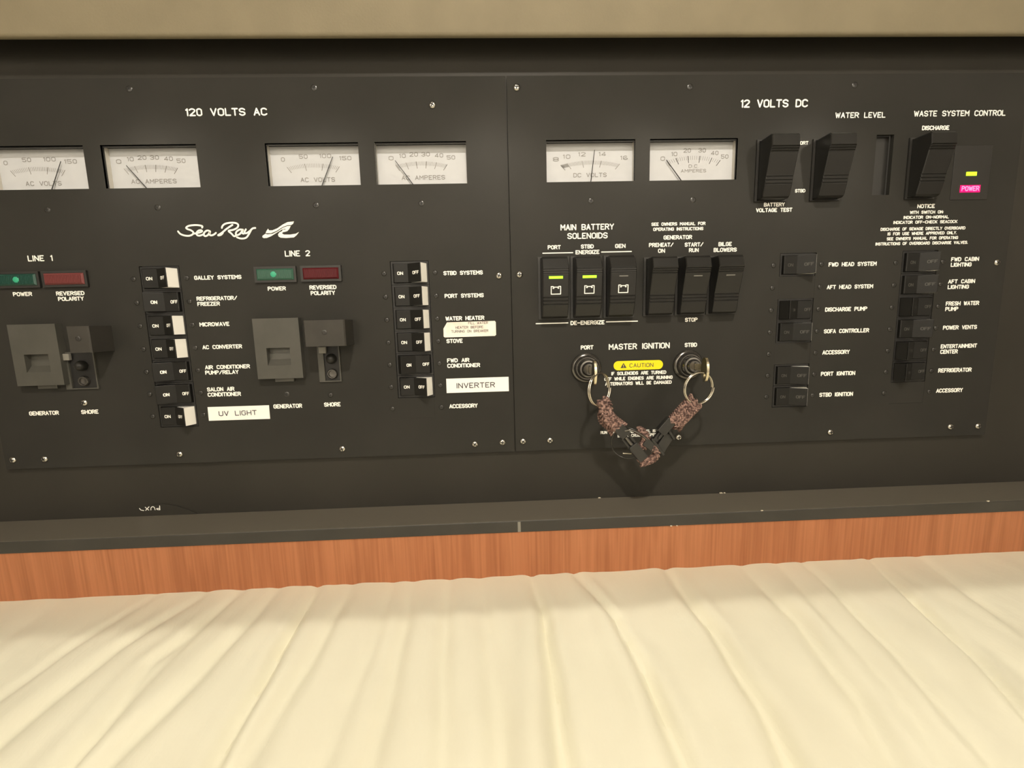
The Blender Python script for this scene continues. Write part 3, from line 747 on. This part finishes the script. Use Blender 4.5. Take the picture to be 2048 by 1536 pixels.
# ---- rocker switches
def rocker(x0, x1, z0, z1, style, parent, label, led=None, icon=False):
    h = z1 - z0
    b = holed_plate(MB(), x0 - 1.9, x1 + 1.9, z0 - .7, z1 + .9, 0, 1.2, [(x0 - .25, x1 + .25, z0 - .1, z1 + .1)]).build('rocker_switch', 'plastic', parent, fix=False, label=label)
    if style == 'flat':
        key = [(0, 0), (0, 6.2), (1.2, 7.6), (.21 * h, 10.6), (.36 * h, 11.6), (.70 * h, 13.2), (.80 * h, 13.2), (.965 * h, 9.4), (h, 7.6), (h, 0)]
    elif style == 'gen':
        key = [(0, 0), (0, 5.6), (1.0, 6.8), (.20 * h, 8.4), (.36 * h, 9.4), (.70 * h, 13.6), (.82 * h, 15.0), (.965 * h, 13.2), (h, 11.8), (h, 0)]
    else:
        key = [(0, 0), (0, 6.2), (1.0, 7.6), (.20 * h, 9.6), (.36 * h, 10.8), (.70 * h, 14.2), (.80 * h, 15.8), (.97 * h, 15.2), (h, 13.6), (h, 0)]
    def surf(z):
        z -= z0
        for (a, oa), (c, oc) in zip(key[1:-1], key[2:]):
            if a <= z <= c and c > a:
                return oa + (oc - oa) * (z - a) / (c - a)
        return key[-2][1]
    zs = sorted({round(k[0], 3) for k in key[1:-1]})
    prof = [(z0, 0)]
    gro = [.225 * h + k * .055 * h for k in range(3)] + [.715 * h + k * .035 * h for k in range(3)]
    marks = [(z, 0.0) for z in zs]
    for g in gro:
        marks += [(g - .42, 0), (g - .18, -.5), (g + .18, -.5), (g + .42, 0)]
    for z, dz in sorted(marks):
        prof.append((z0 + z, surf(z0 + z) + dz))
    prof.append((z1, 0))
    rk = MB().prism_x(prof, x0, x1, taper=.035).build('rocker', 'rocker', b)
    cx = (x0 + x1) / 2
    if led:
        zl = z0 + .655 * h
        mb = MB()
        L = 4.7 if led == 'led_green' else 3.0
        fn = lambda x, z: (x, z, surf(z) + .22)
        q = .85 if led == 'led_green' else .4
        mb.add([fn(cx - L, zl - q), fn(cx + L, zl - q), fn(cx + L, zl + q), fn(cx - L, zl + q)] + [(cx - L, zl - q, surf(zl) - .5), (cx + L, zl - q, surf(zl) - .5), (cx + L, zl + q, surf(zl) - .5), (cx - L, zl + q, surf(zl) - .5)],
               [(0, 1, 2, 3), (0, 4, 5, 1), (1, 5, 6, 2), (2, 6, 7, 3), (3, 7, 4, 0)])
        mb.build('indicator_light', led, b, label='lit green bar' if led == 'led_green' else None)
    if icon:
        zi = z0 + .39 * h
        fn = lambda x, z: (x, z, surf(z) + .12)
        mb = MB()
        w, t = 3.2, 5.0
        mb.ribbon([(cx - w, zi), (cx + w, zi), (cx + w, zi + t), (cx + .6 * w, zi + t), (cx + .45 * w, zi + t - .45), (cx - .45 * w, zi + t - .45), (cx - .6 * w, zi + t), (cx - w, zi + t), (cx - w, zi)], .62, fn)
        for s in (-1, 1):
            mb.ribbon([(cx + s * w * .58, zi + t - 1.1), (cx + s * w * .46, zi + t - 1.1)], .9, fn)
        mb.build('battery_symbol', 'white_print', b, fix=False)
rocker(33.3, 51.2, 1.0, 42.2, 'flat', DC, 'port battery solenoid rocker with lit green bar', 'led_green', True)
rocker(56.0, 73.9, 1.0, 42.2, 'flat', DC, 'starboard battery solenoid rocker with lit green bar', 'led_green', True)
rocker(79.2, 97.0, 1.0, 42.2, 'flat', DC, 'generator battery solenoid rocker with unlit bar', 'led_off', True)
rocker(107.5, 125.0, 1.6, 40.4, 'gen', DC, 'plain rocker under PREHEAT')
rocker(130.2, 147.7, 1.6, 40.4, 'gen', DC, 'rocker under START', 'led_off')
rocker(152.9, 170.2, 1.6, 40.4, 'gen', DC, 'rocker under BILGE BLOWERS', 'led_off')
rocker(184.2, 203.0, 78.0, 116.6, 'tall', DC, 'tall rocker for the battery voltage test')
rocker(223.5, 241.1, 78.0, 116.8, 'tall', DC, 'tall rocker under WATER LEVEL')
rocker(291.6, 309.2, 78.0, 116.8, 'tall', DC, 'tall rocker under DISCHARGE')
x0, x1, z0, z1 = SLOT
MB().box(x0 - .2, x1 + .2, z0 - .2, z1 + .2, -5.2, -4.2).build('level_gauge', 'plastic', DC, label='dark narrow water level window')
ind = MB().box(323.5, 350.5, 76.5, 112.5, 0, .4).build('indicator_module', 'plastic', DC, bevel=.15, label='small black indicator module with green and red lights')
MB().box(333.2, 340.6, 92.5, 95.0, .4, .8).build('green_light', 'led_yellow', ind)
MB().box(329.8, 344.4, 81.4, 86.2, .4, .7).build('red_light', 'led_red', ind)
letter(MB(), 'POWER', 330.6, 82.2, 13.0, 3.4, .2, .82).build('lettering', 'led_pink', ind, fix=False)

# ---- ignition locks
LOCK = [(10.9, 0), (10.9, 1.2), (10.2, 2.2), (9.2, 2.6), (8.8, 2.4), (8.6, 4.4), (7.9, 5.4), (7.2, 5.4), (6.9, 5.0), (6.7, 8.6), (6.0, 9.6), (4.9, 9.8), (4.6, 9.2), (4.3, 11.6), (3.8, 12.2), (.02, 12.2)]
def ignition(cx, cz, label):
    o = MB().lathe(LOCK[:6], cx, cz, 36).build('ignition_lock', 'lockmetal', DC, smooth=38, label=label)
    MB().lathe(LOCK[5:11], cx, cz, 36).build('lock_nut', 'lockmetal', o, smooth=38)
    MB().lathe(LOCK[10:], cx, cz, 30).build('lock_barrel', 'lockmetal', o, smooth=38)
    MB().box(cx - .7, cx + .7, cz - 2.9, cz + 2.9, 12.0, 12.35).build('key_slot', 'recess', o)
ignition(65.0, -34.8, 'port ignition lock')
ignition(139.2, -34.8, 'starboard ignition lock')

# ---- caution mark and stickers
mb = MB()
xa, xb, za, zb = 85.0, 121.1, -37.4, -30.7
r = (zb - za) / 2
pts = [(xb - r + r * math.cos(a), za + r + r * math.sin(a)) for a in [math.radians(-90 + 15 * k) for k in range(13)]] + [(xa + r + r * math.cos(a), za + r + r * math.sin(a)) for a in [math.radians(90 + 15 * k) for k in range(13)]]
mb.add([(x, z, .12) for x, z in pts], [tuple(range(len(pts)))])
ca = mb.build('caution_mark', 'yellow', DC, fix=False, label='yellow pill with warning triangle and the word CAUTION')
letter(MB(), 'CAUTION', 96.6, -35.6, 17.4, 3.0, .13, .2).build('lettering', 'sticker_ink', ca, fix=False)
mb = MB()
mb.add([(90.0, -35.8, .2), (94.5, -35.8, .2), (92.2, -32.1, .2)], [(0, 1, 2)])
mb.ribbon([(92.2, -33.6), (92.2, -34.7)], .4, lambda a, b: (a, b, .26), 1)
mb.ribbon([(92.2, -35.3), (92.2, -35.31)], .4, lambda a, b: (a, b, .26), 1)
mb.build('warning_triangle', ['sticker_ink', 'yellow'], ca, fix=False)
def sticker(poly, mt, label, lines):
    s = MB().prism_out(poly, 0, .3).build('sticker', mt, AC, label=label)
    for t, x, z, w, cap, st in lines:
        letter(MB(), t, x, z, w, cap, st, .42).build('lettering', 'sticker_ink', s, fix=False)
sticker([(-203.6, -64.7), (-161.1, -64.7), (-161.0, -54.9), (-203.4, -54.9)], 'sticker', 'white tape label reading UV LIGHT', [('UV LIGHT', -196.2, -61.6, 26.4, 3.6, .15)])
sticker([(-35.5, -50.1), (9.1, -50.1), (9.1, -39.7), (-35.4, -39.8)], 'sticker', 'white tape label reading INVERTER', [('INVERTER', -28.2, -47.0, 27.4, 3.9, .15)])
sticker([(-35.0, -10.5), (.2, -10.3), (1.1, -9.6), (1.1, -.6), (.4, .2), (-33.0, .0), (-35.7, -4.3), (-35.8, -9.8)], 'stained', 'pink-stained white label telling to fill the water heater',
        [('FILL WATER', -18.2, -1.8, 13.8, 1.7, .14), ('HEATER BEFORE', -27.2, -4.7, 19.4, 1.8, .14), ('TURNING ON BREAKER', -30.3, -7.4, 26, 1.8, .14)])

# ------------------------------------------------------------------ keys and lanyard
def key(cx, cz, label):
    root = place('ignition_key', None, V(cx, cz, 12.4))
    tag(root, label, 'key', 'ignition keys')
    MB().box(cx - .55, cx + .55, cz - 2.2, cz + 2.2, 10.5, 24).build('blade', 'brass', root)
    n = 36
    mb = MB()
    oc, hc = (27.5, cz - .6), (28.6, cz - 4.8)
    outer = [(oc[0] + 4.4 * math.cos(2 * math.pi * k / n), oc[1] + 8.3 * math.sin(2 * math.pi * k / n)) for k in range(n)]
    inner = [(hc[0] + 1.6 * math.cos(2 * math.pi * k / n), hc[1] + 1.6 * math.sin(2 * math.pi * k / n)) for k in range(n)]
    rings = [[(cx - .8, z, o) for o, z in outer], [(cx + .8, z, o) for o, z in outer], [(cx + .8, z, o) for o, z in inner], [(cx - .8, z, o) for o, z in inner]]
    rings.append(rings[0])
    for k in range(4):
        mb.loft(rings[k:k + 2], cap=False, mi=0 if k in (0, 2) else 1)
    mb.build('bow', ['brass', 'keyface'], root)
key(65.0, -34.8, 'flat metal key standing in the port ignition lock')
key(139.2, -34.8, 'flat metal key standing in the starboard ignition lock')

lan = place('key_lanyard', None, V(100, -98, 24))
tag(lan, 'brown braided cord lanyard with black buckles linking the two ignition keys', 'lanyard')
def ring(cx, cz, co, r, yaw, tilt, tr, mt, name='key_ring', label=None, turns=2):
    pts = []
    n = 40
    N = n * turns
    for k in range(N + 1):
        a = 2 * math.pi * k / n
        u, w, d = r * math.cos(a), r * math.sin(a), (k / n - turns / 2) * tr * 1.9
        x = u * math.cos(yaw) - d * math.sin(yaw)
        o = u * math.sin(yaw) + d * math.cos(yaw) + w * math.sin(tilt)
        pts.append((cx + x, cz + w * math.cos(tilt), co + o))
    return MB().tube(pts, tr, 8).build(name, mt, lan, smooth=60, label=label)
ring(67.8, -46.2, 29.5, 10.8, math.radians(-40), 0.0, .62, 'chrome')
ring(134.4, -47.4, 29.5, 10.7, math.radians(-12), 0.1, .62, 'chrome')
ring(89.5, -86.0, 20.5, 11.0, math.radians(25), 0.1, .5, 'black_steel', turns=1)

def weave(path, half, thick, step=1.5, r=.72):
    P = [Vector(p) for p in spline(path, 10)]
    d = [0.0]
    for a, b in zip(P, P[1:]):
        d.append(d[-1] + (b - a).length)
    mb = MB()
    n = int(d[-1] / step)
    def at(s):
        s = min(max(s, 0), d[-1])
        for k in range(len(P) - 1):
            if d[k + 1] >= s:
                t = (s - d[k]) / max(d[k + 1] - d[k], 1e-6)
                return P[k].lerp(P[k + 1], t), (P[k + 1] - P[k]).normalized()
        return P[-1], (P[-1] - P[-2]).normalized()
    def frame(q):
        c, t = at(q)
        side = t.cross(Vector((0, 0, 1))).normalized()
        nrm = side.cross(t).normalized()
        return c, t, side, (nrm if nrm.z > 0 else -nrm)
    core = []
    for i in range(n + 1):
        c, t, side, nrm = frame(i * step)
        core.append([tuple(c + side * (half * .8 * math.cos(q)) + nrm * (thick * .75 * math.sin(q))) for q in [k * math.pi / 5 for k in range(10)]])
    mb.loft(core)
    cols = max(2, int(round(half * 2 / 2.1)))
    for i in range(n + 1):
        c, t, side, nrm = frame(i * step)
        for face in (1, -1):
            for k in range(cols):
                u = -1 + (2 * k + 1) / cols
                sg = 1 if (k % 2) else -1
                e = 1.25 / cols
                pts = []
                for q in range(5):
                    v = -1 + q / 2
                    uu = max(-1.04, min(1.04, u + v * e))
                    h = thick * math.sqrt(max(0.06, 1 - abs(uu) ** 2.4)) * .8 + .55 * (1 - v * v)
                    pts.append(tuple(c + side * (uu * half) + nrm * (face * h) + t * ((sg * v * .85 + (.5 if k % 2 else 0)) * step)))
                mb.tube(pts, [r * .6, r * .95, r * 1.05, r * .95, r * .6], 6)
    return mb.build('braided_strap', 'cord', lan, smooth=70)
weave([(69.6, -53.6, 28), (72.0, -57.5, 28.5), (72.6, -62.5, 29), (75.5, -67.0, 29), (79.5, -70.5, 28), (83.5, -73.5, 27)], 4.4, 1.9)
weave([(70.5, -62, 24.5), (71.5, -68, 24.5), (76, -73, 24.5), (78.5, -76.5, 24.5)], 2.6, 1.4)
weave([(132.8, -56.5, 28.5), (128, -61, 29), (123.5, -65.8, 29), (119.3, -71.0, 28)], 5.6, 2.0)
weave([(130, -64, 24.5), (126, -70.5, 24.5), (122.6, -75.5, 24.5)], 2.6, 1.5)
weave([(95.0, -75.2, 26), (98.6, -77.6, 27), (100.2, -81.5, 27), (98.3, -87.5, 26)], 2.7, 1.6)
weave([(105.0, -87.0, 28), (107.4, -91.0, 28), (105.6, -94.4, 28), (101.5, -96.6, 28), (97.0, -98.0, 27.5)], 2.5, 1.6)

def obox(name, a, b, width, o0, o1, mt='buckle', end=.8):
    d = Vector((b[0] - a[0], b[1] - a[1]))
    t = d.normalized()
    s = Vector((-t.y, t.x)) * (width / 2)
    A, B = Vector(a), Vector(b)
    poly = [A + s * end, A + t * .8 + s, B - t * .8 + s, B + s * end, B - s * end, B - t * .8 - s, A + t * .8 - s, A - s * end]
    return MB().prism_out([tuple(p) for p in poly], o0, o1).build(name, mt, lan, bevel=.35)
obox('buckle', (80.6, -72.0), (86.4, -78.6), 7.2, 24, 30)
obox('buckle_prong', (87.8, -77.4), (94.2, -85.6), 1.5, 25, 28.5)
obox('buckle_prong', (83.6, -80.6), (90.2, -88.8), 1.5, 25, 28.5)
MB().tube([(86.2, -79.6, 27.5), (91.2, -86.0, 27.5)], [1.3, 1.5], 10).build('buckle_tongue', 'lockmetal', lan, smooth=50)
obox('buckle', (90.6, -85.0), (98.6, -95.2), 7.0, 24, 30)
obox('buckle', (117.2, -68.6), (109.6, -77.4), 6.6, 25, 30)
obox('buckle_prong', (114.2, -74.0), (119.4, -82.2), 1.7, 24.5, 29)
obox('buckle_prong', (114.6, -73.6), (108.4, -81.4), 1.7, 24.5, 29)
obox('buckle', (117.0, -79.2), (109.4, -91.2), 6.8, 22.5, 27)
obox('buckle_bar', (110.8, -77.6), (106.4, -83.4), 3.4, 24, 27.5)
obox('buckle', (98.8, -82.6), (106.6, -88.4), 5.6, 25, 30)
obox('buckle_bar', (103.4, -80.8), (111.8, -92.4), 1.8, 27, 30.5)
MB().tube(spline([(84.4, -75.0, 29), (88.5, -74.2, 30.5), (93.0, -75.8, 30.5), (97.5, -78.8, 30), (101.0, -82.0, 29)], 5), .8, 8).build('wire_loop', 'lockmetal', lan, smooth=60)
MB().tube([(85.6, -92.2, 23), (91.6, -92.6, 23)], .6, 8).build('wire_end', 'chrome', lan, smooth=60)

# ---- small tag on the ledge
tg = MB().prism_out([(-268, -134.3), (-262, -128.6), (-254, -126.2), (-246, -125.4), (-235, -127.6), (-227, -131), (-221, -134.3)], -3, -1.9).build('cable_tag', 'board')
tag(tg, 'small black tag with upside-down white letters lying against the ledge', 'tag')
mb = MB()
for ln in ([(-261.6, -128.2), (-260.8, -129.5), (-258.8, -130.0)], [(-257.4, -127.5), (-255.2, -129.8)], [(-254.7, -127.3), (-257.4, -129.9)],
           [(-253.7, -129.8), (-253.4, -128.2), (-252.6, -127.4), (-251.6, -127.4), (-250.9, -128.2), (-250.7, -129.8)], [(-247.1, -126.9), (-247.3, -129.9), (-249.2, -129.7), (-249.5, -128.9), (-247.5, -128.7)]):
    mb.ribbon(ln, .55, lambda a, b: (a, b, -1.78))
mb.build('lettering', 'white_print', tg, fix=False)
